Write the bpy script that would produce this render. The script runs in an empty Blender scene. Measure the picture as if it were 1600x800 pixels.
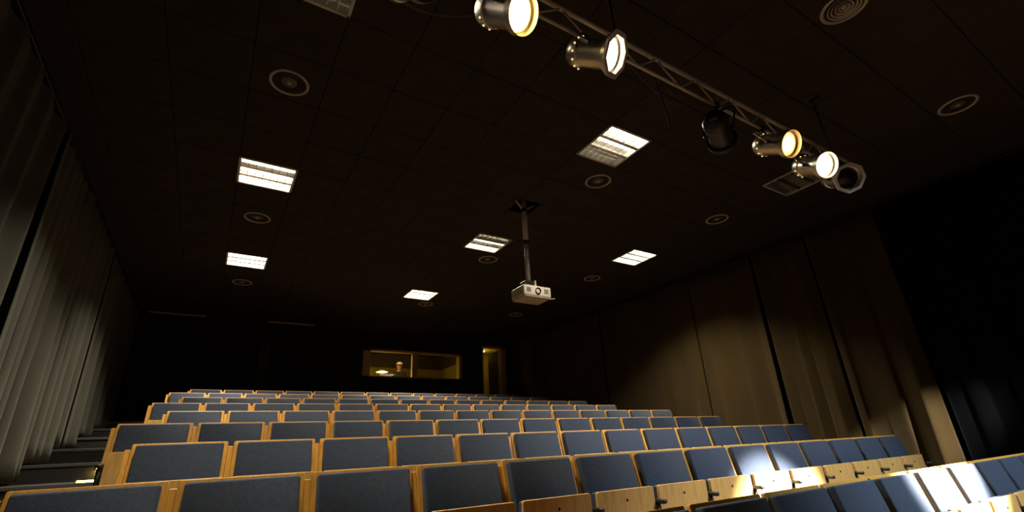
import bpy, bmesh, math, random
from mathutils import Vector, Matrix, Quaternion

# ------------------------------------------------------------------ camera, world, exposure
scn = bpy.context.scene
COL = scn.collection
CZ = 1.044                                     # camera height above the flat front floor
YAW, PITCH, ROLL, FPX = 0.569373, 0.391106, -0.050556, 729.54
fwd = Vector((math.sin(YAW) * math.cos(PITCH), math.cos(YAW) * math.cos(PITCH), math.sin(PITCH)))
rgt = Vector((math.cos(YAW), -math.sin(YAW), 0))
upv = rgt.cross(fwd)
r2 = math.cos(ROLL) * rgt + math.sin(ROLL) * upv
u2 = -math.sin(ROLL) * rgt + math.cos(ROLL) * upv
cd = bpy.data.cameras.new('camera'); cam = bpy.data.objects.new('camera', cd); COL.objects.link(cam)
cd.sensor_fit = 'HORIZONTAL'; cd.sensor_width = 36.0; cd.lens = FPX / 1600 * 36.0
cd.clip_start = 0.02; cd.clip_end = 100
cam.matrix_world = Matrix(((r2.x, u2.x, -fwd.x, 0), (r2.y, u2.y, -fwd.y, 0), (r2.z, u2.z, -fwd.z, CZ), (0, 0, 0, 1)))
scn.camera = cam
w = bpy.data.worlds.new('world'); scn.world = w; w.use_nodes = True
w.node_tree.nodes['Background'].inputs[0].default_value = (0, 0, 0, 1)
w.node_tree.nodes['Background'].inputs[1].default_value = 0.0
vs = scn.view_settings
vs.view_transform = 'Standard'; vs.look = 'None'; vs.gamma = 1.0; vs.use_curve_mapping = False
vs.exposure = 0.0
CEILING_W = 105.0            # watts of one fully lit ceiling fitting
CEILING_COLOR = (1.0, 0.88, 0.68)
SPREAD = math.radians(118)

# ------------------------------------------------------------------ sizes of the hall
CEIL = CZ + 3.15
XL, XR = -1.65, 8.0                            # curtain planes
WL, WR = -1.98, 8.33                           # side walls
YB, YF = 12.7, -4.0                            # back and front wall
SEAT_W = 0.52
def row_y(r): return 2.567 + 1.1077 * (r - 1)
def tier_z(r): return 0.1866 * r
def nose_y(r): return row_y(r) - 0.62
def floor_at(y):
    z = 0.0
    for r in range(1, 11):
        if y > nose_y(r): z = tier_z(r)
    return z

# ------------------------------------------------------------------ materials
MATS = {}
def mat(name, color, rough=0.6, metal=0.0, var=0.0, scale=8.0, stretch=(1, 1, 1), color2=None, bump=0.0, bscale=60.0,
        emit=None, estr=0.0, spec=0.5, sheen=0.0):
    m = bpy.data.materials.new(name); m.use_nodes = True
    nt = m.node_tree; b = nt.nodes['Principled BSDF']
    b.inputs['Base Color'].default_value = (*color, 1)
    b.inputs['Roughness'].default_value = rough
    b.inputs['Metallic'].default_value = metal
    b.inputs['Specular IOR Level'].default_value = spec
    if sheen: b.inputs['Sheen Weight'].default_value = sheen
    tc = nt.nodes.new('ShaderNodeTexCoord')
    if var or color2:
        mp = nt.nodes.new('ShaderNodeMapping'); mp.inputs['Scale'].default_value = stretch
        nz = nt.nodes.new('ShaderNodeTexNoise'); nz.inputs['Scale'].default_value = scale; nz.inputs['Detail'].default_value = 5
        cr = nt.nodes.new('ShaderNodeValToRGB')
        c2 = color2 or tuple(c * (1 - var) for c in color)
        cr.color_ramp.elements[0].position = 0.32; cr.color_ramp.elements[1].position = 0.68
        cr.color_ramp.elements[0].color = (*c2, 1)
        cr.color_ramp.elements[1].color = (*[min(1, c * (1 + var * 0.4)) for c in color], 1)
        nt.links.new(tc.outputs['Object'], mp.inputs['Vector']); nt.links.new(mp.outputs[0], nz.inputs['Vector'])
        nt.links.new(nz.outputs['Fac'], cr.inputs['Fac']); nt.links.new(cr.outputs['Color'], b.inputs['Base Color'])
    if bump:
        nb = nt.nodes.new('ShaderNodeTexNoise'); nb.inputs['Scale'].default_value = bscale; nb.inputs['Detail'].default_value = 3
        bp = nt.nodes.new('ShaderNodeBump'); bp.inputs['Strength'].default_value = bump; bp.inputs['Distance'].default_value = 0.01
        nt.links.new(tc.outputs['Object'], nb.inputs['Vector']); nt.links.new(nb.outputs['Fac'], bp.inputs['Height'])
        nt.links.new(bp.outputs[0], b.inputs['Normal'])
    if emit:
        b.inputs['Emission Color'].default_value = (*emit, 1); b.inputs['Emission Strength'].default_value = estr
    MATS[name] = m
    return m

mat('beech', (0.68, 0.34, 0.055), 0.42, var=0.22, scale=9, stretch=(7, 7, 0.7), bump=0.04)
mat('beech_panel', (0.66, 0.39, 0.12), 0.36, var=0.18, scale=9, stretch=(7, 7, 0.7))
mat('blue_fabric', (0.026, 0.040, 0.070), 0.85, var=0.25, scale=70, bump=0.25, bscale=420, sheen=0.04)
mat('black_plastic', (0.012, 0.012, 0.013), 0.35)
mat('screw_steel', (0.02, 0.018, 0.015), 0.4, metal=0.6)
mat('carpet', (0.020, 0.019, 0.018), 0.95, var=0.4, scale=45, bump=0.3, bscale=300)
mat('nosing', (0.10, 0.10, 0.095), 0.45, metal=0.3)
mat('stage_floor', (0.16, 0.10, 0.06), 0.5, var=0.3, scale=5, stretch=(1, 8, 1))
mat('black_paint', (0.010, 0.0095, 0.0095), 0.9, var=0.3, scale=6, bump=0.05)
mat('ceiling_tile', (0.045, 0.034, 0.022), 0.95, var=0.22, scale=4, bump=0.06, bscale=150, spec=0.1)
mat('ceiling_void', (0.004, 0.004, 0.004), 1.0, spec=0.0)
mat('curtain_grey', (0.070, 0.067, 0.052), 0.95, var=0.2, scale=3, stretch=(1, 1, 0.3), bump=0.15, bscale=250, sheen=0.1, spec=0.12)
mat('curtain_brown', (0.052, 0.033, 0.010), 0.95, var=0.2, scale=3, stretch=(1, 1, 0.3), bump=0.15, bscale=250, sheen=0.1, spec=0.12)
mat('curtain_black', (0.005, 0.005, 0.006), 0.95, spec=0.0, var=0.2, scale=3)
mat('white_metal', (0.55, 0.52, 0.47), 0.45, var=0.1, scale=10)
mat('vent_metal', (0.52, 0.44, 0.37), 0.5, var=0.12, scale=10)
mat('vent_dark', (0.13, 0.105, 0.08), 0.7)
mat('louvre', (0.75, 0.74, 0.72), 0.18, metal=0.95)
mat('housing', (0.62, 0.60, 0.56), 0.3, metal=0.6)
mat('tube_lit', (0.9, 0.9, 0.85), 0.5, emit=(1.0, 0.88, 0.66), estr=22.0)
mat('tube_off', (0.5, 0.5, 0.48), 0.3)
mat('aluminium', (0.70, 0.64, 0.56), 0.32, metal=1.0, var=0.12, scale=12)
mat('truss_metal', (0.55, 0.49, 0.45), 0.4, metal=0.2, var=0.15, scale=12)
mat('dark_metal', (0.03, 0.029, 0.028), 0.4, metal=0.5)
mat('cable', (0.035, 0.028, 0.024), 0.6)
mat('projector_white', (0.62, 0.56, 0.48), 0.5, var=0.08, scale=9)
mat('projector_base', (0.45, 0.36, 0.26), 0.6, var=0.1, scale=9)
mat('lens_glass', (0.01, 0.01, 0.012), 0.08)
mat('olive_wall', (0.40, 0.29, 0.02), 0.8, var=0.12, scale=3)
mat('brown_wall', (0.08, 0.055, 0.02), 0.8, var=0.12, scale=3)
mat('jamb', (0.5, 0.34, 0.19), 0.7, var=0.1, scale=5)
mat('jamb_yellow', (0.42, 0.31, 0.07), 0.7, var=0.1, scale=5)
mat('door_leaf', (0.008, 0.007, 0.004), 0.6, var=0.2, scale=4)
mat('desk', (0.10, 0.07, 0.04), 0.5, var=0.2, scale=5)
mat('skin', (0.55, 0.30, 0.17), 0.6)
mat('dark_cloth', (0.02, 0.016, 0.014), 0.9)
mat('white_cap', (0.75, 0.73, 0.66), 0.8)
mat('hair', (0.02, 0.012, 0.008), 0.7)
mat('paper', (0.8, 0.78, 0.7), 0.7)
mat('shade_lit', (0.9, 0.85, 0.6), 0.6, emit=(1.0, 0.85, 0.45), estr=0.6)
mat('step_light', (0.9, 0.7, 0.2), 0.5, emit=(1.0, 0.68, 0.10), estr=3.0)
def glass_mat():
    m = bpy.data.materials.new('booth_glass'); m.use_nodes = True; nt = m.node_tree
    for n in list(nt.nodes): nt.nodes.remove(n)
    o = nt.nodes.new('ShaderNodeOutputMaterial'); t = nt.nodes.new('ShaderNodeBsdfTransparent'); g = nt.nodes.new('ShaderNodeBsdfGlossy')
    g.inputs['Roughness'].default_value = 0.03; t.inputs[0].default_value = (0.9, 0.88, 0.84, 1)
    mx = nt.nodes.new('ShaderNodeMixShader'); mx.inputs[0].default_value = 0.05
    nt.links.new(t.outputs[0], mx.inputs[1]); nt.links.new(g.outputs[0], mx.inputs[2]); nt.links.new(mx.outputs[0], o.inputs[0])
    MATS['booth_glass'] = m
glass_mat()
def lens_mat(name, ca, cb, s):
    """glowing front glass: white-hot towards the middle, tinted by its gel towards the rim"""
    m = bpy.data.materials.new(name); m.use_nodes = True; nt = m.node_tree; b = nt.nodes['Principled BSDF']
    tc = nt.nodes.new('ShaderNodeTexCoord'); ln = nt.nodes.new('ShaderNodeVectorMath'); ln.operation = 'LENGTH'
    mul = nt.nodes.new('ShaderNodeVectorMath'); mul.operation = 'MULTIPLY'; mul.inputs[1].default_value = (1, 0, 1)
    cr = nt.nodes.new('ShaderNodeValToRGB'); mp = nt.nodes.new('ShaderNodeMath'); mp.operation = 'MULTIPLY'; mp.inputs[1].default_value = 10.4
    cr.color_ramp.elements[0].position = 0.40; cr.color_ramp.elements[0].color = (*ca, 1)
    cr.color_ramp.elements[1].position = 0.98; cr.color_ramp.elements[1].color = (*cb, 1)
    nt.links.new(tc.outputs['Object'], mul.inputs[0]); nt.links.new(mul.outputs[0], ln.inputs[0]); nt.links.new(ln.outputs['Value'], mp.inputs[0])
    nt.links.new(mp.outputs[0], cr.inputs[0]); nt.links.new(cr.outputs[0], b.inputs['Emission Color'])
    b.inputs['Emission Strength'].default_value = s; b.inputs['Base Color'].default_value = (0.3, 0.3, 0.3, 1)
    MATS[name] = m
lens_mat('lens_amber', (1.0, 0.80, 0.35), (0.55, 0.22, 0.01), 12)
lens_mat('lens_orange', (1.0, 0.70, 0.24), (0.20, 0.055, 0.001), 5)
lens_mat('lens_warm', (1.0, 0.92, 0.78), (1.0, 0.70, 0.38), 7)
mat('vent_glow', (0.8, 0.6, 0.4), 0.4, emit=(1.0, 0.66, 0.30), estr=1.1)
mat('vent_unlit', (0.03, 0.03, 0.03), 0.5)

# ------------------------------------------------------------------ mesh helpers
def mesh(name, bm, m, smooth=False):
    me = bpy.data.meshes.new(name); bm.normal_update(); bm.to_mesh(me); bm.free()
    for mm in (m if isinstance(m, (list, tuple)) else [m]): me.materials.append(MATS[mm])
    if smooth:
        for p in me.polygons: p.use_smooth = True
    return me
def put(name, me, parent=None, loc=None, rot=None):
    o = bpy.data.objects.new(name, me); COL.objects.link(o)
    if parent: o.parent = parent
    if loc is not None: o.location = loc
    if rot is not None: o.rotation_euler = rot
    return o
def empty(name, loc, label, cat, group=None):
    o = bpy.data.objects.new(name, None); COL.objects.link(o); o.location = loc
    o.empty_display_size = 0.1
    return tag(o, label, cat, group)
def tag(o, label, cat, group=None, kind=None):
    o['label'] = label
    if cat: o['category'] = cat
    if group: o['group'] = group
    if kind: o['kind'] = kind
    return o
def struct(o, label=None):
    o['kind'] = 'structure'
    if label: o['label'] = label
    return o
def box(bm, x0, x1, y0, y1, z0, z1, bev=0.0, seg=1, mi=0):
    r = bmesh.ops.create_cube(bm, size=1.0)
    for v in r['verts']:
        v.co = Vector(((x0 + x1) / 2 + v.co.x * (x1 - x0), (y0 + y1) / 2 + v.co.y * (y1 - y0), (z0 + z1) / 2 + v.co.z * (z1 - z0)))
    fs = list({f for v in r['verts'] for f in v.link_faces})
    for f in fs: f.material_index = mi
    if bev:
        es = list({e for v in r['verts'] for e in v.link_edges})
        bmesh.ops.bevel(bm, geom=es, offset=bev, segments=seg, affect='EDGES', profile=0.5)
    return r
def plate(bm, x0, x1, y0, y1, z0, z1, rad, thin, seg=3):
    """board whose outline in the x-z face has rounded corners; thin = small edge softening"""
    r = bmesh.ops.create_cube(bm, size=1.0)
    for v in r['verts']:
        v.co = Vector(((x0 + x1) / 2 + v.co.x * (x1 - x0), (y0 + y1) / 2 + v.co.y * (y1 - y0), (z0 + z1) / 2 + v.co.z * (z1 - z0)))
    es = [e for e in {e for v in r['verts'] for e in v.link_edges} if abs(e.verts[0].co.y - e.verts[1].co.y) > 1e-6]
    bmesh.ops.bevel(bm, geom=es, offset=rad, segments=seg, affect='EDGES', profile=0.5)
    if thin:
        es = [e for e in bm.edges if abs(e.verts[0].co.y - y0) < 1e-6 and abs(e.verts[1].co.y - y0) < 1e-6]
        bmesh.ops.bevel(bm, geom=es, offset=thin, segments=2, affect='EDGES', profile=0.5)
def tube(bm, pts, rad, n=8, cap=True, mi=0):
    pts = [Vector(p) for p in pts]; rings = []
    for i, p in enumerate(pts):
        d = (pts[min(i + 1, len(pts) - 1)] - pts[max(i - 1, 0)]).normalized()
        a = d.orthogonal().normalized() if i == 0 else (rings_a - d * rings_a.dot(d)).normalized()
        rings_a = a; b = d.cross(a)
        r = rad[i] if isinstance(rad, (list, tuple)) else rad
        rings.append([bm.verts.new(p + (a * math.cos(2 * math.pi * k / n) + b * math.sin(2 * math.pi * k / n)) * r) for k in range(n)])
    for i in range(len(rings) - 1):
        for k in range(n):
            f = bm.faces.new((rings[i][k], rings[i][(k + 1) % n], rings[i + 1][(k + 1) % n], rings[i + 1][k])); f.material_index = mi
    if cap:
        bm.faces.new(rings[0][::-1]).material_index = mi; bm.faces.new(rings[-1]).material_index = mi
def lathe(bm, prof, n=24, axis='Y', mi=0, close=False):
    """prof: (radius, height) pairs turned about the axis"""
    rings = []
    for (r, h) in prof:
        ring = []
        for k in range(n):
            a = 2 * math.pi * k / n; c, s = r * math.cos(a), r * math.sin(a)
            ring.append(bm.verts.new((c, h, s) if axis == 'Y' else (c, s, h)))
        rings.append(ring)
    m = len(rings)
    for i in range(m if close else m - 1):
        A, B = rings[i], rings[(i + 1) % m]
        for k in range(n):
            bm.faces.new((A[k], A[(k + 1) % n], B[(k + 1) % n], B[k])).material_index = mi
    bmesh.ops.recalc_face_normals(bm, faces=bm.faces)
    return rings
def sphere(bm, c, r, sc=(1, 1, 1), u=12, v=8):
    q = bmesh.ops.create_uvsphere(bm, u_segments=u, v_segments=v, radius=1.0)
    for x in q['verts']: x.co = Vector((c[0] + x.co.x * r * sc[0], c[1] + x.co.y * r * sc[1], c[2] + x.co.z * r * sc[2]))
ORD = ['first', 'second', 'third', 'fourth', 'fifth', 'sixth', 'seventh', 'eighth', 'ninth', 'tenth', 'eleventh', 'twelfth', 'thirteenth', 'fourteenth']

# ------------------------------------------------------------------ the hall
bm = bmesh.new(); box(bm, WL - .1, WR + .1, YF - .1, nose_y(1) + 0.3, -0.1, 0.0)
struct(put('floor', mesh('floor', bm, 'stage_floor')), 'flat floor in front of the raked seating')
for r in range(1, 11):
    bm = bmesh.new(); y1 = nose_y(r + 1) + 0.02 if r < 10 else YB + 0.05
    box(bm, WL, WR, nose_y(r), y1, tier_z(r) - 0.22 if r > 1 else 0.0, tier_z(r))
    f = struct(put('floor', mesh('floor_tier', bm, 'carpet')), '%s dark carpeted seating tier' % ORD[r - 1])
    bm = bmesh.new(); box(bm, XL, -0.72, nose_y(r) - 0.012, nose_y(r) + 0.05, tier_z(r) - 0.03, tier_z(r) + 0.004, 0.003)
    put('nosing', mesh('nosing', bm, 'nosing'), f)
    bm = bmesh.new(); box(bm, 7.05, XR, nose_y(r) - 0.012, nose_y(r) + 0.05, tier_z(r) - 0.03, tier_z(r) + 0.004, 0.003)
    put('nosing', mesh('nosing', bm, 'nosing'), f)
bm = bmesh.new(); box(bm, WL - .1, WL, YF, YB, 0, CEIL + .3); struct(put('wall_left', mesh('wall_left', bm, 'black_paint')))
bm = bmesh.new(); box(bm, WR, WR + .1, YF, YB, 0, CEIL + .3); struct(put('wall_right', mesh('wall_right', bm, 'black_paint')))
bm = bmesh.new(); box(bm, WL, WR, YF - .1, YF, 0, CEIL + .3); struct(put('wall_front', mesh('wall_front', bm, 'black_paint')))
# back wall with the control-booth window and the doorway
BX0, BX1, BZ0, BZ1 = 3.26, 6.18, 2.978, 3.722
DX0, DX1, DZ0, DZ1 = 6.845, 7.69, tier_z(10), 4.055
bm = bmesh.new()
for (a, b, c, d) in ((WL, BX0, 0, CEIL + .3), (BX0, BX1, 0, BZ0), (BX0, BX1, BZ1, CEIL + .3), (BX1, DX0, 0, CEIL + .3),
                     (DX0, DX1, DZ1, CEIL + .3), (DX0, DX1, 0, DZ0), (DX1, WR, 0, CEIL + .3)):
    box(bm, a, b, YB, YB + .18, c, d)
struct(put('wall_back', mesh('wall_back', bm, 'black_paint')))

# ceiling: black tiles laid in a grid; open cells hold the fittings
XJ = [WL, -1.37, -.77, -.17, .43, .98, 1.53, 2.07, 2.62, 3.17, 3.77, 4.31, 4.85, 5.38, 5.92, 6.52, 7.12, 7.72, WR]
YJ = [0.44 + 0.6 * k for k in range(-7, 21)] + [YB]
YJ[0] = YF
LIGHTS = [  # x centre, y centre, tubes lit (near, middle, far), label
    (0.13, 2.54, (1, 0, 0), 'square louvred ceiling light cut by the top edge of the photo'),
    (0.13, 5.54, (0, 1, 1), 'bright square louvred ceiling light above the left aisle, nearer of that column in view'),
    (0.13, 8.54, (1, 1, 1), 'small bright louvred ceiling light farthest back in the left column'),
    (3.47, 3.14, (1, 1, 0), 'square louvred ceiling light with glaring upper half, next to the spotlight truss'),
    (3.47, 6.14, (0, 0, 1), 'louvred ceiling light left of the projector pole with dotted upper half'),
    (3.47, 9.14, (1, 1, 1), 'farthest louvred ceiling light of the middle column, left of the projector'),
    (6.22, 5.54, (1, 1, 1), 'bright louvred ceiling light right of the projector, above the right seats'),
    (6.22, 2.54, (0, 0, 0), 'unlit dark louvred ceiling light behind the right end of the truss'),
]
PJX, PJY = 3.275, 4.75
ceil_root = struct(put('ceiling', None), 'black tiled suspended ceiling')
bm = bmesh.new(); box(bm, WL, WR, YF, YB, CEIL + .28, CEIL + .3)
put('ceiling_slab', mesh('ceiling_slab', bm, 'ceiling_void'), ceil_root)
cells = []
tile_cache = {}
for i in range(len(XJ) - 1):
    for j in range(len(YJ) - 1):
        cx, cy = (XJ[i] + XJ[i + 1]) / 2, (YJ[j] + YJ[j + 1]) / 2
        if any(abs(cx - L[0]) < .2 and abs(cy - L[1]) < .2 for L in LIGHTS): continue
        cells.append((cx, cy, XJ[i + 1] - XJ[i], YJ[j + 1] - YJ[j]))
vis = [c for c in cells if c[1] > -0.3]
def depth(c): return (Vector((c[0], c[1], CEIL)) - Vector((0, 0, CZ))).dot(fwd)
def in_view(c):
    p = Vector((c[0], c[1], CEIL)) - Vector((0, 0, CZ)); d = p.dot(fwd)
    if d < .5: return False
    return abs(p.dot(r2) / d) * FPX < 880 and abs(p.dot(u2) / d) * FPX < 480
near = sorted([c for c in vis if in_view(c)], key=depth)[:290]
rnd = random.Random(4)
rest = bmesh.new()
for c in cells:
    g = 0.0022
    if c in near:
        k = (round(c[2], 3), round(c[3], 3))
        if k not in tile_cache:
            b = bmesh.new(); box(b, -c[2] / 2 + g, c[2] / 2 - g, -c[3] / 2 + g, c[3] / 2 - g, 0, 0.02, 0.004)
            tile_cache[k] = mesh('ceiling_tile', b, 'ceiling_tile')
        if abs(c[0] - PJX) < .25 and abs(c[1] - PJY) < .25:                  # tile cut away round the projector pole
            for (a, b, e, f) in ((3.50, 3.77, 4.64, 5.24), (3.17, 3.50, 5.0, 5.24)):
                bt = bmesh.new(); box(bt, a + g, b - g * (b == 3.77), e + g, f - g, 0, .02, .004)
                put('ceiling_tile', mesh('ceiling_tile_cut', bt, 'ceiling_tile'), ceil_root, (0, 0, CEIL))
            continue
        put('ceiling_tile', tile_cache[k], ceil_root, (c[0], c[1], CEIL + rnd.uniform(-.0015, .0015)))
    else:
        box(rest, c[0] - c[2] / 2 + g, c[0] + c[2] / 2 - g, c[1] - c[3] / 2 + g, c[1] + c[3] / 2 - g, CEIL, CEIL + .02)
o = put('ceiling_tile_field', mesh('ceiling_tile_field', rest, 'ceiling_tile'), ceil_root); o['kind'] = 'stuff'

# ------------------------------------------------------------------ curtains
def curtain(x, y0, y1, side, m, label, seed, amp=0.08, pitch=0.42, lead=0.0, pleat=0.0, top=CEIL - 0.06):
    """pleated drape hanging along a side wall; its hem follows the tiers; 'lead' swings its near edge into the room"""
    rn = random.Random(seed); n = max(8, int((y1 - y0) / 0.022)); rows = 14
    ph = [rn.uniform(0, 6.28) for _ in range(4)]
    knots = [rn.uniform(0.55, 1.45) for _ in range(int((y1 - y0) / 0.5) + 3)]
    bm = bmesh.new(); grid = []
    t = 0.0
    for i in range(n + 1):
        y = y0 + (y1 - y0) * i / n
        u = (y - y0) / 0.5; k = int(u); fr = u - k
        kn = knots[k] * (1 - fr) + knots[k + 1] * fr
        t += (y1 - y0) / n * 2 * math.pi / (pitch * kn)
        zb = floor_at(y) + 0.025; col = []
        for j in range(rows + 1):
            s = j / rows; z = top + (zb - top) * s
            grow = 0.35 + 0.65 * s
            wv = math.sin(t + 0.35 * math.sin(2.1 * s + ph[0])) + 0.35 * math.sin(2 * t + ph[1] + s) + 0.3 * math.sin(0.37 * t + ph[2])
            off = amp * grow * kn * wv * 0.62
            e = max(0.0, 1 - (y - y0) / 0.22)
            off += lead * e * e * (0.25 + 0.75 * s)
            d = y - y0; e2 = 1.0 if d < .34 and pleat else 0.0
            if e2:                                            # one deep fold standing out at the near edge, widening towards the hem
                off = pleat * min(1, max(0.04, (s - .28) / .72)) * (d / .17 if d < .17 else max(0.0, 1 - (d - .17) / .15))
            dy = 0.03 * grow * math.sin(2 * t + ph[3])
            col.append(bm.verts.new((x + side * off, y + dy * (1 - e) * (1 - e2), z)))
        grid.append(col)
    for i in range(n):
        for j in range(rows):
            bm.faces.new((grid[i][j], grid[i + 1][j], grid[i + 1][j + 1], grid[i][j + 1]))
    me = mesh('stage_curtain', bm, m, True)
    o = put('stage_curtain', me); tag(o, label, 'curtain', 'pleated drapes along the side walls')
    sm = o.modifiers.new('thickness', 'SOLIDIFY'); sm.thickness = 0.006
    return o
curtain(XL, -1.6, 2.9, 1, 'curtain_grey', 'dark grey pleated drape at the far left edge of the photo', 1, lead=0.0)
curtain(XL, 2.95, 5.4, 1, 'curtain_grey', 'grey pleated drape on the left wall, second from the left photo edge', 2, lead=0.12, amp=0.10)
curtain(XL, 5.42, 8.7, 1, 'curtain_grey', 'grey pleated drape on the left wall beside the lit aisle step', 3, lead=0.10, amp=0.09, pitch=0.38)
curtain(XL, 8.75, 12.6, 1, 'curtain_grey', 'grey pleated drape on the left wall nearest the back corner', 4, lead=0.05, amp=0.08)
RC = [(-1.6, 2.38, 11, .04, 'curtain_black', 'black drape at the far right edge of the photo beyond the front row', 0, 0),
      (2.42, 3.42, 12, .05, 'curtain_brown', 'brown drape with one long bright front fold above the lit front-row seats', 0, .17),
      (3.46, 4.4, 13, .045, 'curtain_brown', 'brown drape on the right wall behind the right end of the third row', 0, .10),
      (4.43, 5.82, 14, .02, 'curtain_brown', 'wide brown drape right of the thin bright slit on the right wall', .10, 0),
      (5.85, 8.55, 15, .02, 'curtain_brown', 'brown drape left of the thin bright slit on the right wall', 0, .07),
      (8.59, 12.6, 16, .02, 'curtain_brown', 'dark brown drape on the right wall nearest the back doorway', .0, 0)]
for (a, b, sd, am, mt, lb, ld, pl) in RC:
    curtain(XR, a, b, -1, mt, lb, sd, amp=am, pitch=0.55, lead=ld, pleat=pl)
for x, lb in ((XL, 'black curtain rail along the top of the left wall'), (XR, 'black curtain rail along the top of the right wall')):
    bm = bmesh.new(); box(bm, x - .02, x + .02, YF + .1, YB - .05, CEIL - .05, CEIL - .002, .004)
    tag(put('curtain_rail', mesh('curtain_rail', bm, 'black_plastic')), lb, 'rail')

# ------------------------------------------------------------------ seats
A = math.radians(12.7)
PIV = Matrix.Translation((0, 0, 0.80)) @ Matrix.Rotation(-A, 4, 'X') @ Matrix.Translation((0, 0, -0.80))
bm = bmesh.new(); plate(bm, -.2435, .2435, 0, .018, .31, .80, .008, .002, 2); bmesh.ops.transform(bm, matrix=PIV, verts=bm.verts)
M_SHELL = mesh('back_shell', bm, 'beech')
bm = bmesh.new(); plate(bm, -.222, .222, -.042, 0, .41, .783, .012, .009); bmesh.ops.transform(bm, matrix=PIV, verts=bm.verts)
M_PAD = mesh('back_pad', bm, 'blue_fabric', True)
bm = bmesh.new(); box(bm, -.222, .222, -.176, -.118, .30, .59, .012, 2)
M_CUSH = mesh('seat_cushion', bm, 'blue_fabric', True)
bm = bmesh.new(); plate(bm, -.236, .236, -.195, -.176, .285, .596, .012, .002, 2)
M_PANEL = mesh('seat_panel', bm, 'beech_panel')
bm = bmesh.new(); lathe(bm, [(.0001, -.0035), (.006, -.003), (.0095, 0), (.0095, .004)], 10)
M_BOLT = mesh('bolt', bm, 'screw_steel', True)
bm = bmesh.new(); lathe(bm, [(.0001, -.002), (.004, -.002), (.0055, 0), (.0055, .003)], 8)
M_SCREW = mesh('screw', bm, 'screw_steel', True)
bm = bmesh.new(); box(bm, -.014, .014, .012, .062, .30, .772, .002)          # follows the slope of the shells
bmesh.ops.transform(bm, matrix=PIV, verts=bm.verts); box(bm, -.014, .014, -.12, -.03, 0.0, .36, .002)
M_POST = mesh('support_post', bm, 'beech')
bm = bmesh.new(); box(bm, -.0165, .0165, -.262, -.055, .494, .520, .009, 2); box(bm, -.010, .010, -.20, -.09, .30, .502)
M_ARM = mesh('armrest', bm, 'black_plastic', True)
bm = bmesh.new(); box(bm, -.0165, .0165, -.20, .06, 0.0, .012, .003)
M_FOOT = mesh('foot_plate', bm, 'dark_metal')
bm = bmesh.new(); tube(bm, [(-.243, -.14, .31), (.243, -.14, .31)], .012, 8)
M_AXLE = mesh('seat_axle', bm, 'dark_metal', True)
ROWN = ['front row', 'second row', 'third row', 'fourth row', 'fifth row', 'sixth row', 'seventh row', 'eighth row', 'back row']
def post_at(parent, x, arm):
    p = put('support_post', M_POST, parent, (x, 0, 0))
    put('foot_plate', M_FOOT, p)
    s = put('screw', M_SCREW, p, (0, -.006, .70)); s.rotation_euler = (-A, 0, 0)
    if arm: put('armrest', M_ARM, parent, (x, 0, 0))
for r in range(0, 9):
    x0 = -0.594 if r % 2 else -0.366
    for i in range(14):
        if r == 0 and i < 3: continue
        if r == 0:
            lb = 'blue padded beech seat in the front row, %s' % ('at its right end' if i == 13 else '%s from its right end' % ORD[13 - i])
        else:
            pos = ('at the left aisle end' if i == 0 else 'at the right aisle end' if i == 13 else
                   '%s from the left aisle' % ORD[i] if i < 7 else '%s from the right aisle' % ORD[13 - i])
            lb = 'blue padded beech seat in the %s, %s' % (ROWN[r] if r == 8 else ROWN[r] + ' from the front', pos)
        s = empty('auditorium_seat', (x0 + SEAT_W * (i + .5), row_y(r), tier_z(r)), lb, 'seat', 'tip-up auditorium seats in raked rows')
        put('back_shell', M_SHELL, s); put('back_pad', M_PAD, s)
        put('seat_cushion', M_CUSH, s)
        p = put('seat_panel', M_PANEL, s); put('bolt', M_BOLT, p, (0, -.1955, .535))
        put('seat_axle', M_AXLE, s)
        post_at(s, -SEAT_W / 2, True)
        if i == 13: post_at(s, SEAT_W / 2, True)

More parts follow.
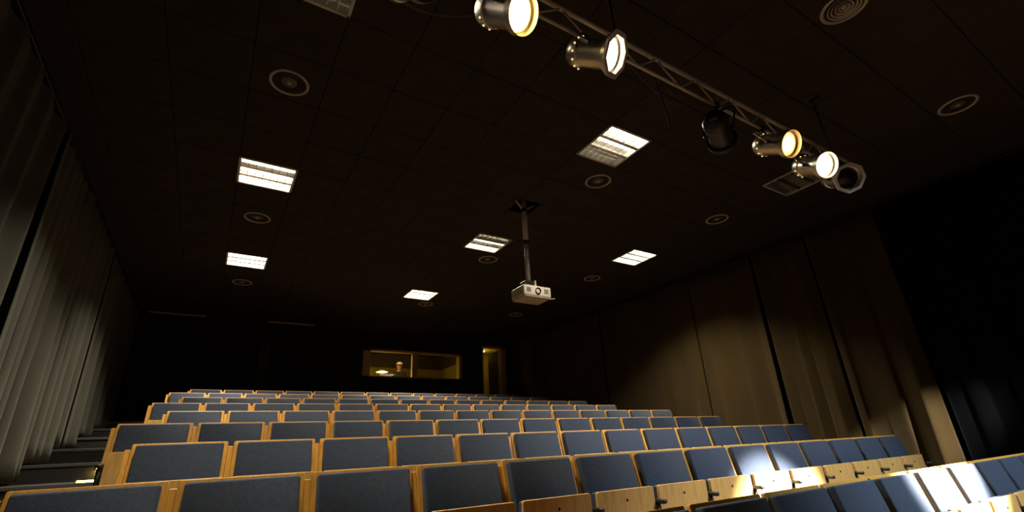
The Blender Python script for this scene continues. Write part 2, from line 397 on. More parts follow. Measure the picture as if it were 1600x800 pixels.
# ------------------------------------------------------------------ ceiling fittings
def recess_light(x, y, lit, label):
    t = empty('ceiling_light', (x, y, CEIL), label, 'ceiling light', 'square louvred ceiling lights')
    h = 0.30; d = 0.10
    bm = bmesh.new()
    for (a, b, c, e) in ((-h, -h + .012, -h, h), (h - .012, h, -h, h), (-h, h, -h, -h + .012), (-h, h, h - .012, h)):
        box(bm, a, b, c, e, 0, d)
    box(bm, -h, h, -h, h, d, d + .01)
    put('housing', mesh('housing', bm, 'housing'), t)
    bm = bmesh.new()
    for (a, b, c, e) in ((-h - .004, -h + .02, -h - .004, h + .004), (h - .02, h + .004, -h - .004, h + .004), (-h, h, -h - .004, -h + .02), (-h, h, h - .02, h + .004)):
        box(bm, a, b, c, e, -.008, .004)
    put('frame', mesh('frame', bm, 'white_metal'), t)
    for k in range(3):
        yc = -.19 + .19 * k
        bm = bmesh.new(); tube(bm, [(-.27, yc, .062), (.27, yc, .062)], .019, 10)
        put('tube', mesh('tube', bm, 'tube_lit' if lit[k] else 'tube_off', True), t)
    for k in range(2):                                    # long reflectors between the tubes, wedge shaped
        yc = -.095 + .19 * k; bm = bmesh.new()
        v = [bm.verts.new(p) for p in ((-.285, yc - .022, .0), (-.285, yc + .022, .0), (-.285, yc, .06), (.285, yc - .022, .0), (.285, yc + .022, .0), (.285, yc, .06))]
        for f in ((0, 1, 2), (3, 5, 4), (0, 3, 4, 1), (1, 4, 5, 2), (2, 5, 3, 0)): bm.faces.new([v[q] for q in f])
        bmesh.ops.recalc_face_normals(bm, faces=bm.faces)
        put('reflector', mesh('reflector', bm, 'louvre'), t)
    for k in range(6):
        xc = -.285 + .57 * (k + 1) / 7; bm = bmesh.new(); box(bm, xc - .003, xc + .003, -.285, .285, 0.0, .042)
        put('louvre_blade', mesh('louvre_blade', bm, 'louvre'), t)
    n = sum(lit)
    if n:
        ld = bpy.data.lights.new('ceiling_light_glow', 'AREA'); ld.shape = 'SQUARE'; ld.size = 0.54
        ld.energy = CEILING_W * (0.45 + 0.55 * n / 3); ld.color = CEILING_COLOR; ld.spread = SPREAD
        lo = bpy.data.objects.new('ceiling_light_glow', ld); COL.objects.link(lo); lo.parent = t; lo.location = (0, 0, -.012)
for L in LIGHTS: recess_light(*L)

bm = bmesh.new()
lathe(bm, [(.165, 0), (.17, -.006), (.16, -.014), (.150, -.016), (.143, -.010), (.143, .0)], 32, 'Z')
M_VRING = mesh('outer_ring', bm, 'vent_metal', True)
bm = bmesh.new(); lathe(bm, [(.143, -.002), (.125, .010), (.04, -.004), (.0001, -.010)], 28, 'Z'); M_VCONE = mesh('cone', bm, 'vent_dark', True)
bm = bmesh.new(); lathe(bm, [(.0001, -.016), (.018, -.013), (.022, -.006), (.0001, -.002)], 14, 'Z'); M_VHUB = mesh('hub', bm, 'vent_metal', True)
VR = []
for rr in (.035, .062, .089, .115):
    b = bmesh.new(); lathe(b, [(rr - .008, -.006), (rr + .004, -.017), (rr + .007, -.015), (rr - .004, -.004)], 28, 'Z', close=True); VR.append(mesh('vane_ring', b, 'vent_metal', True))
VENTS = [(.135, 3.79, 'round grey ceiling vent at upper left, largest of the left column', 0),
         (.135, 6.75, 'round ceiling vent below the bright left ceiling light', 0),
         (.135, 9.71, 'faint round ceiling vent farthest back on the left', 0),
         (3.807, .83, 'round ringed ceiling vent at the top edge right of the truss', 1),
         (3.807, 3.79, 'round ceiling vent just below the glaring light by the truss', 0),
         (3.807, 6.75, 'round ceiling vent just below the light left of the projector pole', 0),
         (3.807, 9.71, 'faint round ceiling vent below the farthest middle light', 0),
         (6.24, .83, 'round grey ceiling vent near the right photo edge', 0),
         (6.24, 3.79, 'round ceiling vent on the right, below the unlit end of the truss', 0),
         (6.24, 6.75, 'round ceiling vent right of the projector below the bright right light', 0),
         (6.24, 9.71, 'faint round ceiling vent just below the projector', 0)]
for (x, y, lb, ringed) in VENTS:
    t = empty('ceiling_vent', (x, y, CEIL), lb, 'vent', 'round ceiling vents')
    put('outer_ring', M_VRING, t); put('cone', M_VCONE, t); put('hub', M_VHUB, t)
    if ringed:
        for q in VR: put('vane_ring', q, t)
for x, lb in ((-.94, 'faint long slot vent at the back of the ceiling, far left one'), (1.40, 'faint long slot vent at the back of the ceiling, nearer the booth window')):
    t = empty('slot_vent', (x, 12.54, CEIL), lb, 'vent', 'slot vents at the back')
    bm = bmesh.new(); box(bm, -.54, .54, -.05, -.035, -.012, .004); box(bm, -.54, .54, .035, .05, -.012, .004); box(bm, -.54, -.525, -.05, .05, -.012, .004); box(bm, .525, .54, -.05, .05, -.012, .004)
    put('frame', mesh('frame', bm, 'vent_metal'), t)
    for k in range(3):
        bm = bmesh.new(); box(bm, -.525, .525, -.022 + .018 * k, -.014 + .018 * k, -.008, .003); put('slat', mesh('slat', bm, 'vent_metal'), t)

# ------------------------------------------------------------------ lighting truss
TY, TZ1, TZ0 = 1.55, 3.53, 3.37
TX0, TX1 = -1.6, 5.0
t = empty('lighting_truss', (0, TY, TZ0), 'long grey aluminium ladder truss slung below the ceiling carrying the spotlights', 'truss')
def tchild(name, bm, m, smooth=True): return put(name, mesh(name, bm, m, smooth), t)
bm = bmesh.new(); tube(bm, [(TX0, 0, TZ1 - TZ0), (TX1, 0, TZ1 - TZ0)], .016, 10); tchild('top_chord', bm, 'truss_metal')
bm = bmesh.new(); tube(bm, [(TX0, 0, 0), (TX1, 0, 0)], .012, 10); tchild('bottom_chord', bm, 'truss_metal')
k = 0; x = TX0 + .1
while x < TX1 - .22:
    bm = bmesh.new(); a, b = (0, TZ1 - TZ0) if k % 2 else (TZ1 - TZ0, 0)
    tube(bm, [(x, 0, a), (x + .21, 0, b)], .007, 6); tchild('web_bar', bm, 'truss_metal'); x += .21; k += 1
for x in (-.9, 1.9, 4.7):
    bm = bmesh.new(); tube(bm, [(x, 0, TZ1 - TZ0 + .015), (x, 0, CEIL - TZ0)], .008, 8); box(bm, x - .05, x + .05, -.05, .05, CEIL - TZ0 - .008, CEIL - TZ0)
    tchild('hanger_rod', bm, 'dark_metal')

def par(lens_c, axis, lens, label, vent, body='aluminium', rng=None, hang=None, frame=False):
    """spotlight can: lens centre and beam direction; hangs by a yoke from the bottom chord"""
    q = Vector(axis).normalized().to_track_quat('Y', 'Z')
    t = empty('spotlight', lens_c, label, 'spotlight', 'spotlights on the truss')
    t.rotation_mode = 'QUATERNION'; t.rotation_quaternion = q
    bm = bmesh.new()
    lathe(bm, [(.106, .03), (.109, .03), (.109, -.008), (.088, -.012), (.086, -.03), (.084, -.19), (.090, -.195), (.090, -.225), (.078, -.26), (.05, -.285), (.0001, -.29)], 28)
    lathe(bm, [(.106, .03), (.105, .0), (.096, -.012)], 28)
    me = mesh('can', bm, body, True); me.set_sharp_from_angle(angle=0.6); put('can', me, t)
    bm = bmesh.new(); lathe(bm, [(.0001, .004), (.04, .001), (.07, -.004), (.096, -.012)], 28); put('lens', mesh('lens', bm, lens, True), t)
    if frame: bm = bmesh.new(); lathe(bm, [(.134, .022), (.134, .034), (.106, .034), (.106, .022)], 8, close=True); put('gel_frame', mesh('gel_frame', bm, 'white_metal'), t)
    bm = bmesh.new()
    for k in range(12):
        a = 2 * math.pi * k / 12; sphere(bm, (.090 * math.cos(a), -.210, .090 * math.sin(a)), .0065, u=8, v=6)
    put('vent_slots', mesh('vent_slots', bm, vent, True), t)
    bm = bmesh.new(); box(bm, -.03, .03, -.31, -.26, -.04, .04, .006); put('lamp_cap', mesh('lamp_cap', bm, 'dark_metal'), t)
    # yoke, built upright in the hall and brought into the can's own axes
    Minv = (Matrix.Translation(lens_c) @ q.to_matrix().to_4x4()).inverted()
    xa = q @ Vector((1, 0, 0)); bc = Vector(lens_c) - Vector(axis).normalized() * .10
    hy, hz = hang or (TY, TZ0); top = Vector((bc.x, hy, hz - .055)); hx = Vector((xa.x, xa.y, 0)).normalized()
    P = [bc + xa * .10, top + hx * .116 + Vector((0, 0, -.02)), top + hx * .09, top - hx * .09, top - hx * .116 + Vector((0, 0, -.02)), bc - xa * .10]
    bm = bmesh.new(); tube(bm, [Minv @ p for p in P], .0085, 6); put('yoke', mesh('yoke', bm, body), t)
    for s in (1, -1):
        bm = bmesh.new(); sphere(bm, Minv @ (bc + xa * .098 * s), .017, u=8, v=6); put('pivot_knob', mesh('pivot_knob', bm, 'dark_metal', True), t)
    bm = bmesh.new(); tube(bm, [Minv @ (top + Vector((0, 0, -.005))), Minv @ (top + Vector((0, 0, .035)))], .012, 8)
    tube(bm, [Minv @ Vector((bc.x - .02, hy, hz)), Minv @ Vector((bc.x + .02, hy, hz))], .027, 12)
    put('clamp', mesh('clamp', bm, 'dark_metal'), t)
    bm = bmesh.new(); e = Vector(lens_c) - Vector(axis).normalized() * .30
    tube(bm, [Minv @ (e + (Vector((bc.x + .2, hy + .02, hz)) - e) * s + Vector((0, .05, -.12)) * math.sin(math.pi * s) * (1 - .3 * s)) for s in [i / 10 for i in range(11)]], .0055, 6)
    put('power_cord', mesh('power_cord', bm, 'cable', True), t)
    if rng:
        ld = bpy.data.lights.new('spotlight_beam', 'SPOT'); ld.energy, ld.color, ang, bl = rng[0], rng[1], rng[2], rng[3]
        ld.spot_size = math.radians(ang); ld.spot_blend = bl; ld.shadow_soft_size = 0.05
        lo = bpy.data.objects.new('spotlight_beam', ld); COL.objects.link(lo); lo.parent = t; lo.location = (0, .04, 0)
        lo.rotation_euler = (math.radians(90), 0, 0)             # a spot shines along its -Z; this turns it to the can's +Y
    return t
STAGE = (1300, (1.0, .72, .42), 34, .5)
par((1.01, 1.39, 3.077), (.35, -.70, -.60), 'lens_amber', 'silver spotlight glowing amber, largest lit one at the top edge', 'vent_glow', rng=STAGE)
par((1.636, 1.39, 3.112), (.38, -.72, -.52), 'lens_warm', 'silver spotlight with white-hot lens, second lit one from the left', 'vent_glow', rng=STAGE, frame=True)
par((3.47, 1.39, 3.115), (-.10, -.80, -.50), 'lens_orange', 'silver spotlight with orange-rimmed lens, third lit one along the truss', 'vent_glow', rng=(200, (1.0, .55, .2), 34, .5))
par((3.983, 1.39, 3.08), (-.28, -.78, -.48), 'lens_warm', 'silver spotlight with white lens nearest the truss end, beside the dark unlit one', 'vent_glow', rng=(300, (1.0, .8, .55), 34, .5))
par((4.358, 1.39, 3.064), (-.52, -.68, -.50), 'lens_glass', 'unlit spotlight with pale eight-sided frame at the right end of the truss', 'vent_unlit', frame=True)
par((.49, 1.42, 3.03), (.25, -.75, -.55), 'lens_glass', 'unlit spotlight cut by the top edge of the photo, leftmost on the truss', 'vent_unlit')
par((2.98, 1.62, 3.13), (.90, .42, -.14), 'lens_glass', 'black unlit spotlight in the middle of the truss turned away towards the seats', 'vent_unlit', body='dark_metal')
# three more, unseen, on a pipe added over the stage behind the viewpoint: they make the white pool and the cool wash on the right front seats and light one drape fold
bm = bmesh.new(); tube(bm, [(3.6, -2.0, 3.98), (7.6, -2.0, 3.98)], .024, 10)
for x in (3.8, 7.4): tube(bm, [(x, -2.0, 3.98), (x, -2.0, CEIL)], .008, 6)
tag(put('added_light_pipe', mesh('added_light_pipe', bm, 'dark_metal', True)), 'unseen black lighting pipe added over the stage behind the viewpoint', 'pipe')
def aim(p, q): return tuple(Vector(q) - Vector(p))
K = (5.7, -1.95, 3.66); par(K, aim(K, (4.10, 1.78, .64)), 'lens_warm', 'unseen white spotlight on the stage pipe aimed at the front row', 'vent_glow', body='dark_metal', rng=(24000, (1.0, .96, .9), 15, .45), hang=(-2.0, 3.98))
K = (4.7, -1.95, 3.66); par(K, aim(K, (4.6, 1.75, .5)), 'lens_warm', 'unseen cool white spotlight on the stage pipe washing the right front seats', 'vent_glow', body='dark_metal', rng=(1250, (.72, .87, 1.0), 62, .8), hang=(-2.0, 3.98))
K = (6.3, -1.95, 3.66); par(K, aim(K, (7.85, 2.66, .9)), 'lens_warm', 'small unseen spotlight added on the stage pipe to light one right drape fold', 'vent_glow', body='dark_metal', rng=(5200, (1.0, .96, .9), 12, 1.0), hang=(-2.0, 3.98))  # narrow unseen beam added to brighten the drape's front fold
# cables slung along the truss
def cable(pts, label, rad=.006):
    bm = bmesh.new(); P = [Vector(p) for p in pts]; out = []
    for i in range(len(P) - 1):
        p0, p1, p2, p3 = P[max(i - 1, 0)], P[i], P[i + 1], P[min(i + 2, len(P) - 1)]
        for s in range(6):
            u = s / 6; out.append(.5 * ((2 * p1) + (p2 - p0) * u + (2 * p0 - 5 * p1 + 4 * p2 - p3) * u * u + (3 * p1 - p0 - 3 * p2 + p3) * u ** 3))
    out.append(P[-1]); tube(bm, out, rad, 6)
    return tag(put('power_cable', mesh('power_cable', bm, 'cable', True)), label, 'cable')
cable([(-.4, TY + .03, 3.365), (.2, TY + .14, 3.30), (.55, TY + .17, 3.20), (.85, TY + .14, 3.27), (1.1, TY + .03, 3.40)], 'cable sagging under the truss left of the amber spotlight')
cable([(2.0, TY + .03, 3.41), (2.2, TY + .06, 3.33), (2.45, TY + .07, 3.27), (2.6, TY + .07, 3.33), (2.4, TY + .05, 3.38), (2.75, TY + .04, 3.36), (2.95, TY + .03, 3.42)], 'looped cable hanging from the middle of the truss')
cable([(2.28, TY + .04, 3.40), (2.34, TY + .06, 3.25), (2.38, TY + .07, 3.08), (2.36, TY + .07, 2.98)], 'loose cable end hanging down beside the glaring ceiling light')

# ------------------------------------------------------------------ projector on its pole
t = empty('projector_mount', (PJX, PJY, CEIL), 'long grey ceiling pole holding up the projector, set in a dark square hole', 'pole mount')
bm = bmesh.new(); tube(bm, [(0, 0, .2), (0, 0, -.60)], .036, 14); put('outer_tube', mesh('outer_tube', bm, 'truss_metal', True), t)
bm = bmesh.new(); tube(bm, [(0, 0, -.58), (0, 0, -1.16)], .029, 14); put('inner_tube', mesh('inner_tube', bm, 'truss_metal', True), t)
for z in (-.59, -.10):
    bm = bmesh.new(); lathe(bm, [(.037, z - .03), (.043, z - .025), (.043, z + .025), (.037, z + .03)], 16, 'Z'); put('collar', mesh('collar', bm, 'dark_metal', True), t)
bm = bmesh.new()
for s in (-1, 1): tube(bm, [(s * .03, 0, -.08), (s * .20, .05 * s, .05)], .013, 8)
put('brace', mesh('brace', bm, 'truss_metal'), t)
bm = bmesh.new(); box(bm, -.09, .09, -.07, .07, -1.185, -1.16, .004)
for s in (-1, 1):
    for q in (-1, 1): tube(bm, [(s * .05, q * .04, -1.175), (s * .13, q * .09, -1.235)], .007, 6)
put('spider_bracket', mesh('spider_bracket', bm, 'dark_metal'), t)
bm = bmesh.new(); tube(bm, [(.05, .03, -.55), (.06, .04, -.9), (.09, .05, -1.12), (.16, .12, -1.2)], .006, 6); put('signal_cable', mesh('signal_cable', bm, 'cable', True), t)
pj = empty('projector', (PJX + .03, PJY, CEIL - 1.40), 'white ceiling projector hanging at the bottom of the pole', 'projector')
bm = bmesh.new(); box(bm, -.21, .21, -.155, .155, .012, .155, .022, 3); put('body', mesh('body', bm, 'projector_white', True), pj)
bm = bmesh.new(); box(bm, -.20, .20, -.145, .145, 0, .02, .006, 1); put('base', mesh('base', bm, 'projector_base'), pj)
bm = bmesh.new(); lathe(bm, [(.0001, .012), (.026, .010), (.030, 0), (.038, -.012), (.042, -.012), (.042, .01)], 20)
put('lens', mesh('lens', bm, ['lens_glass'], True), pj, (.0, -.158, .085))
for x in (-.14, .13):
    bm = bmesh.new()
    for k in range(4): box(bm, x - .032, x + .032, -.159, -.152, .06 + .016 * k, .068 + .016 * k)
    put('front_grille', mesh('front_grille', bm, 'vent_dark'), pj)
bm = bmesh.new(); box(bm, -.05, .05, -.06, .06, .15, .172, .004); put('mount_plate', mesh('mount_plate', bm, 'dark_metal'), pj)
bm = bmesh.new(); tube(bm, [(.20, .02, .05), (.30, -.02, .05), (.345, -.04, .055)], .009, 8); put('side_arm', mesh('side_arm', bm, 'truss_metal'), pj)
bm = bmesh.new(); tube(bm, [(-.01, -.12, .15), (-.01, -.12, .23)], .014, 8); put('front_strut', mesh('front_strut', bm, 'white_metal'), pj)

# ------------------------------------------------------------------ aisle step light
for r, lb, x, hw, zo, e in ((5, 'bright yellow step light under the aisle step edge, just above the second-row seat', -.88, .10, .012, 2.5),
                            (6, 'small dim yellow step light on the left aisle riser beside the seats', -.94, .045, -.06, 2.2)):
    y = nose_y(r); z = tier_z(r)
    t = empty('step_light', (x, y + (.10 if zo > 0 else -.012), z + zo), lb, 'step light')
    bm = bmesh.new(); box(bm, -hw - .015, hw + .015, -.010, .012, -.012, .014, .004); put('case', mesh('case', bm, 'dark_metal'), t)
    bm = bmesh.new(); box(bm, -hw, hw, -.018, -.009, -.010, .011, .003); put('lens', mesh('lens', bm, 'step_light'), t)
    ld = bpy.data.lights.new('step_light_glow', 'AREA'); ld.shape = 'RECTANGLE'; ld.size = hw * 2; ld.size_y = .03; ld.energy = e; ld.color = (1, .68, .12)
    lo = bpy.data.objects.new('step_light_glow', ld); COL.objects.link(lo); lo.parent = t; lo.location = (0, -.024, 0); lo.rotation_euler = (math.radians(50), 0, 0)

# ------------------------------------------------------------------ control booth behind the back wall
b0, b1 = 2.6, 6.6; by1 = 15.2; bz = tier_z(10)
bm = bmesh.new()
box(bm, b0 - .08, b0, YB + .18, by1, bz, 4.15); box(bm, b1, b1 + .08, YB + .18, by1, bz, 4.15); box(bm, b0, b1, YB + .18, by1, bz - .05, bz); box(bm, b0, b1, YB + .18, by1, 4.1, 4.15)
box(bm, b0, b1, by1, by1 + .08, bz, 4.15)
struct(put('wall_booth', mesh('wall_booth', bm, 'brown_wall')), 'control booth room behind the window')
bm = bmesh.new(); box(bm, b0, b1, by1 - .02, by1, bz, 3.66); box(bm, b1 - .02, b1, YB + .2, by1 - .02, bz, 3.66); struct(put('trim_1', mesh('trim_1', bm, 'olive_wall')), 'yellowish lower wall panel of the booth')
wn = struct(put('window_1', None, None, (0, 0, 0)), 'long booth window in the black back wall')
bm = bmesh.new(); box(bm, BX0, BX0 + .20, YB - .01, YB + .19, BZ0, BZ1); box(bm, BX0, BX1, YB - .01, YB + .19, BZ1 - .05, BZ1); box(bm, BX0, BX1, YB - .01, YB + .19, BZ0, BZ0 + .03)
put('window_frame', mesh('window_frame', bm, 'jamb'), wn)
bm = bmesh.new(); box(bm, BX1 - .10, BX1, YB - .01, YB + .19, BZ0, BZ1); put('window_jamb', mesh('window_jamb', bm, 'jamb_yellow'), wn)
bm = bmesh.new(); box(bm, 4.65, 4.80, YB + .04, YB + .14, BZ0 + .03, BZ1 - .05); put('mullion', mesh('mullion', bm, 'jamb'), wn)
for (a, b) in ((BX0 + .2, 4.65), (4.80, BX1 - .1)):
    bm = bmesh.new(); box(bm, a, b, YB + .085, YB + .093, BZ0 + .03, BZ1 - .05); put('pane', mesh('pane', bm, 'booth_glass'), wn)
t = empty('control_desk', (4.6, 13.12, bz), 'dark control desk under the booth window', 'desk')
bm = bmesh.new(); box(bm, -1.7, 1.7, -.20, .20, 1.09, 1.13, .004); put('desk_top', mesh('desk_top', bm, 'desk'), t)
for x in (-1.6, 1.6):
    bm = bmesh.new(); box(bm, x - .03, x + .03, -.18, .18, 0, 1.09); put('desk_side', mesh('desk_side', bm, 'desk'), t)
t = empty('mixing_console', (5.1, 13.12, bz + 1.13), 'low dark mixing console on the booth desk', 'console')
bm = bmesh.new(); box(bm, -.16, .16, -.15, .15, 0, .07, .01); put('console_body', mesh('console_body', bm, 'dark_metal'), t)
for k in range(6):
    bm = bmesh.new(); box(bm, -.13 + .045 * k, -.115 + .045 * k, -.05, -.02, .07, .085); put('fader', mesh('fader', bm, 'white_metal'), t)
t = empty('desk_lamp', (3.92, 13.14, bz + 1.13), 'small glowing desk lamp seen through the left booth pane', 'lamp')
bm = bmesh.new(); lathe(bm, [(.0001, .015), (.07, .012), (.075, 0), (.0001, 0)], 16, 'Z'); put('base', mesh('base', bm, 'dark_metal', True), t)
bm = bmesh.new(); tube(bm, [(-.04, 0, .01), (-.06, 0, .16), (.02, 0, .22)], .008, 6); put('stem', mesh('stem', bm, 'dark_metal', True), t)
bm = bmesh.new(); lathe(bm, [(.03, .24), (.16, .19), (.165, .185), (.15, .186), (.03, .228)], 20, 'Z', close=True)
put('shade', mesh('shade', bm, 'shade_lit', True), t)
ld = bpy.data.lights.new('desk_lamp_glow', 'POINT'); ld.energy = 28.0; ld.color = (1, .74, .28); ld.shadow_soft_size = .06
lo = bpy.data.objects.new('desk_lamp_glow', ld); COL.objects.link(lo); lo.parent = t; lo.location = (.02, 0, .15)
t = empty('added_booth_lamp', (4.35, 13.25, 4.1), 'small unseen ceiling lamp added to brighten the control booth', 'ceiling light')  # added out of sight above the window to brighten booth and person
bm = bmesh.new(); lathe(bm, [(.0001, -.06), (.09, -.05), (.12, -.015), (.12, 0)], 18, 'Z'); put('lamp_dome', mesh('booth_dome', bm, 'shade_lit', True), t)
ld = bpy.data.lights.new('added_booth_glow', 'POINT'); ld.energy = 18.0; ld.color = (1, .72, .24); ld.shadow_soft_size = .08
lo = bpy.data.objects.new('added_booth_glow', ld); COL.objects.link(lo); lo.parent = t; lo.location = (0, 0, -.2)
t = empty('booth_chair', (5.80, 13.75, bz), 'dark rounded chair back behind the right booth pane', 'chair')
bm = bmesh.new(); box(bm, -.22, .22, -.20, .24, .58, .66, .03, 2); put('seat', mesh('seat', bm, 'dark_cloth', True), t)
bm = bmesh.new(); plate(bm, -.21, .21, .20, .25, .70, 1.30, .18, .01, 5); put('backrest', mesh('backrest', bm, 'dark_cloth', True), t)
bm = bmesh.new(); tube(bm, [(0, 0, .05), (0, 0, .58)], .03, 10); put('column', mesh('column', bm, 'dark_metal', True), t)
bm = bmesh.new(); tube(bm, [(0, .2, .58), (0, .26, .75)], .02, 8); put('back_stem', mesh('back_stem', bm, 'dark_metal', True), t)
for k in range(5):
    a = k * 2 * math.pi / 5; bm = bmesh.new(); tube(bm, [(0, 0, .07), (.26 * math.cos(a), .26 * math.sin(a), .03)], .022, 8); put('leg', mesh('leg', bm, 'dark_metal', True), t)

# person standing at the booth desk
def person():
    px, py = 4.62, 13.76; H = 1.72
    J = {  # joint: position (facing -y), radius
        'pelvis': ((0, 0, .95), (.15, .11)), 'belly': ((0, .01, 1.10), (.14, .10)), 'chest': ((0, .01, 1.30), (.16, .11)), 'necklow': ((0, .01, 1.44), (.075, .07)),
        'shL': ((-.17, .01, 1.39), (.065, .065)), 'elL': ((-.24, -.04, 1.13), (.045, .045)), 'wrL': ((-.14, -.24, 1.16), (.032, .032)),
        'shR': ((.17, .01, 1.39), (.065, .065)), 'elR': ((.25, -.04, 1.13), (.045, .045)), 'wrR': ((.15, -.25, 1.17), (.032, .032)),
        'hipL': ((-.09, 0, .88), (.095, .095)), 'knL': ((-.10, -.01, .50), (.06, .06)), 'anL': ((-.10, .02, .09), (.042, .042)), 'toL': ((-.11, -.15, .04), (.04, .035)),
        'hipR': ((.09, 0, .88), (.095, .095)), 'knR': ((.10, -.01, .50), (.06, .06)), 'anR': ((.10, .02, .09), (.042, .042)), 'toR': ((.11, -.15, .04), (.04, .035)),
    }
    E = [('pelvis', 'belly'), ('belly', 'chest'), ('chest', 'necklow'), ('chest', 'shL'), ('shL', 'elL'), ('elL', 'wrL'), ('chest', 'shR'), ('shR', 'elR'), ('elR', 'wrR'),
         ('pelvis', 'hipL'), ('hipL', 'knL'), ('knL', 'anL'), ('anL', 'toL'), ('pelvis', 'hipR'), ('hipR', 'knR'), ('knR', 'anR'), ('anR', 'toR')]
    names = list(J)
    me = bpy.data.meshes.new('body'); me.from_pydata([J[n][0] for n in names], [(names.index(a), names.index(b)) for a, b in E], [])
    me.materials.append(MATS['dark_cloth'])
    t = empty('person', (px, py, bz), 'person in a light cap and dark clothes standing behind the booth window', 'person')
    b = put('clothed_body', me, t)
    sk = b.modifiers.new('skin', 'SKIN'); sk.use_smooth_shade = True
    sv = me.skin_vertices[0].data
    for i, n in enumerate(names): sv[i].radius = J[n][1]; sv[i].use_root = (n == 'pelvis')
    b.modifiers.new('sub', 'SUBSURF').levels = 1; b.modifiers['sub'].render_levels = 2
    # head: skull, jaw, nose, ears and neck blended in one mesh
    bm = bmesh.new()
    q = bmesh.ops.create_uvsphere(bm, u_segments=20, v_segments=14, radius=1.0)
    for v in q['verts']:
        x, y, z = v.co
        jaw = 1 - .28 * max(0, -z); v.co = Vector((x * .076 * jaw, y * .095 * (1 - .12 * max(0, -z)), z * .118)) + Vector((0, -.01, 1.60))
    sphere(bm, (0, -.108, 1.595), .016, (.8, 1, 1.5), 8, 6)
    for s in (-1, 1): sphere(bm, (s * .077, .0, 1.60), .02, (.4, .8, 1.4), 8, 6)
    tube(bm, [(0, .012, 1.40), (0, .008, 1.53)], [.058, .052], 12)
    h = put('head', mesh('head', bm, 'skin', True), t)
    bm = bmesh.new()
    for s in (-1, 1): sphere(bm, (s * .03, -.096, 1.615), .010, u=8, v=6)
    put('eyes', mesh('eyes', bm, 'hair', True), h)
    bm = bmesh.new(); sphere(bm, (0, -.094, 1.545), .02, (1.1, .4, .25), 8, 6); put('mouth', mesh('mouth', bm, 'hair', True), h)
    bm = bmesh.new(); sphere(bm, (0, .012, 1.625), .09, (.92, 1.05, 1.0), 14, 10)
    bmesh.ops.delete(bm, geom=[v for v in bm.verts if v.co.y < -.03 and v.co.z < 1.66], context='VERTS'); put('hair', mesh('hair', bm, 'hair', True), h)
    bm = bmesh.new(); lathe(bm, [(.0001, 1.735), (.05, 1.728), (.083, 1.70), (.094, 1.655), (.090, 1.652), (.0001, 1.66)], 20, 'Z')
    for v in bm.verts: v.co.y = v.co.y * 1.1 - .004
    q = [bm.verts.new(p) for p in ((-.085, -.06, 1.66), (-.07, -.16, 1.648), (0, -.185, 1.645), (.07, -.16, 1.648), (.085, -.06, 1.66))]
    q2 = [bm.verts.new(v.co + Vector((0, 0, .008))) for v in q]
    bm.faces.new(q); bm.faces.new(q2[::-1])
    for k in range(5): bm.faces.new((q[k], q[(k + 1) % 5], q2[(k + 1) % 5], q2[k]))
    put('cap', mesh('cap', bm, 'white_cap', True), t)
    for s, wr in ((-1, (-.14, -.24, 1.16)), (1, (.15, -.25, 1.17))):
        bm = bmesh.new(); wx, wy, wz = wr
        tube(bm, [(wx, wy + .01, wz), (wx, wy - .03, wz), (wx, wy - .085, wz - .004)], [.026, .036, .038], 10)
        for k in range(4):
            fx = wx - .027 + .018 * k; ln = (.062, .072, .068, .052)[k if s > 0 else 3 - k]
            tube(bm, [(fx, wy - .075, wz - .002), (fx, wy - .075 - ln * .55, wz - .004), (fx, wy - .075 - ln, wz - .026)], [.0095, .009, .007], 6)
        tube(bm, [(wx - s * .028, wy - .03, wz), (wx - s * .056, wy - .06, wz - .008), (wx - s * .058, wy - .088, wz - .018)], [.011, .010, .008], 6)
        put('hand', mesh('hand', bm, 'skin', True), t)
person()

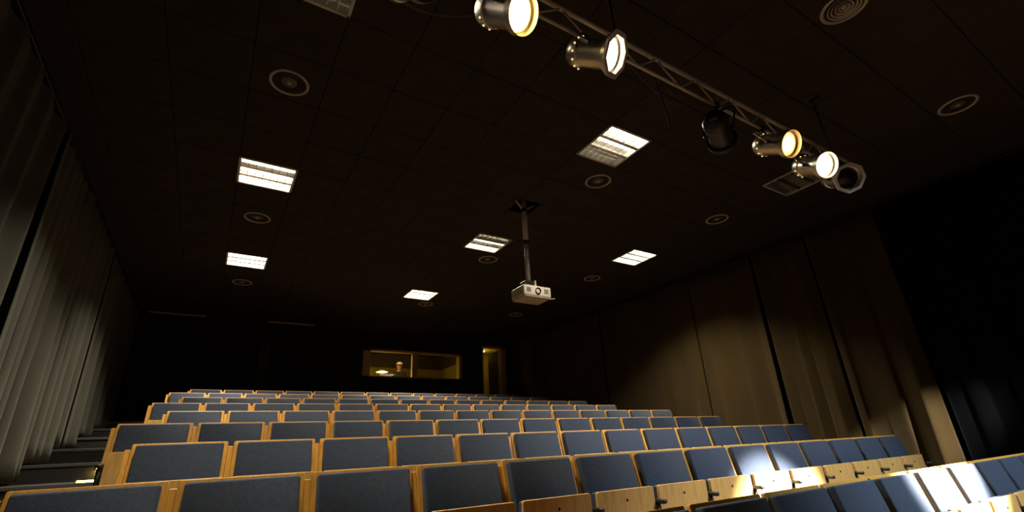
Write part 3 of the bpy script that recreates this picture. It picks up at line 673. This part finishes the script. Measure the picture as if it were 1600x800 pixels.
# doorway at the back right
d = struct(put('door_1', None, None, (0, 0, 0)), 'open doorway with dark leaf in the back wall')
bm = bmesh.new(); box(bm, DX0 - .0, DX0 + .05, YB - .01, YB + .19, DZ0, DZ1); box(bm, DX1 - .16, DX1, YB - .01, YB + .19, DZ0, DZ1); box(bm, DX0, DX1, YB - .01, YB + .19, DZ1 - .06, DZ1)
put('door_frame', mesh('door_frame', bm, 'jamb'), d)
bm = bmesh.new(); box(bm, -.60, 0, 0, .045, .01, 2.09, .003)
lf2 = put('leaf_panel', mesh('leaf_panel', bm, 'door_leaf'), d, (DX1 - .16, YB + .20, DZ0), (0, 0, math.radians(-88)))
bm = bmesh.new(); tube(bm, [(-.53, -.005, 1.02), (-.53, -.05, 1.02), (-.42, -.05, 1.02)], .01, 8); put('handle', mesh('handle', bm, 'truss_metal', True), lf2)
bm = bmesh.new(); c0, c1 = 6.72, 8.25
box(bm, c0 - .06, c0, YB + .18, 14.6, bz, 4.2); box(bm, c1, c1 + .06, YB + .18, 14.6, bz, 4.2); box(bm, c0, c1, 14.6, 14.66, bz, 4.2); box(bm, c0, c1, YB + .18, 14.6, bz - .05, bz); box(bm, c0, c1, YB + .18, 14.6, 4.15, 4.2)
struct(put('wall_corridor', mesh('wall_corridor', bm, 'olive_wall')), 'yellowish corridor behind the doorway')
t = empty('corridor_lamp', (7.5, 13.9, 4.15), 'small ceiling lamp in the corridor behind the doorway', 'ceiling light')
bm = bmesh.new(); lathe(bm, [(.0001, -.06), (.09, -.05), (.12, -.015), (.12, 0)], 18, 'Z'); put('lamp_dome', mesh('lamp_dome', bm, 'shade_lit', True), t)
ld = bpy.data.lights.new('corridor_lamp_glow', 'POINT'); ld.energy = 4.0; ld.color = (1, .76, .22); ld.shadow_soft_size = .08
lo = bpy.data.objects.new('corridor_lamp_glow', ld); COL.objects.link(lo); lo.parent = t; lo.location = (0, 0, -.2)

# narrow drape hanging on the black back wall
bm = bmesh.new(); cols = []
for i in range(25):
    x = i / 24; z0 = tier_z(10) + .02
    cols.append([bm.verts.new((.80 + .22 * x, YB - .09 - .03 * math.sin(x * 14), z)) for z in (z0, z0 + .8, 3.2, 3.6)])
for i in range(24):
    for j in range(3): bm.faces.new((cols[i][j], cols[i + 1][j], cols[i + 1][j + 1], cols[i][j + 1]))
o = put('back_drape', mesh('back_drape', bm, 'curtain_grey', True)); tag(o, 'narrow faint grey drape on the black back wall left of the booth', 'curtain')
o.modifiers.new('thickness', 'SOLIDIFY').thickness = .006
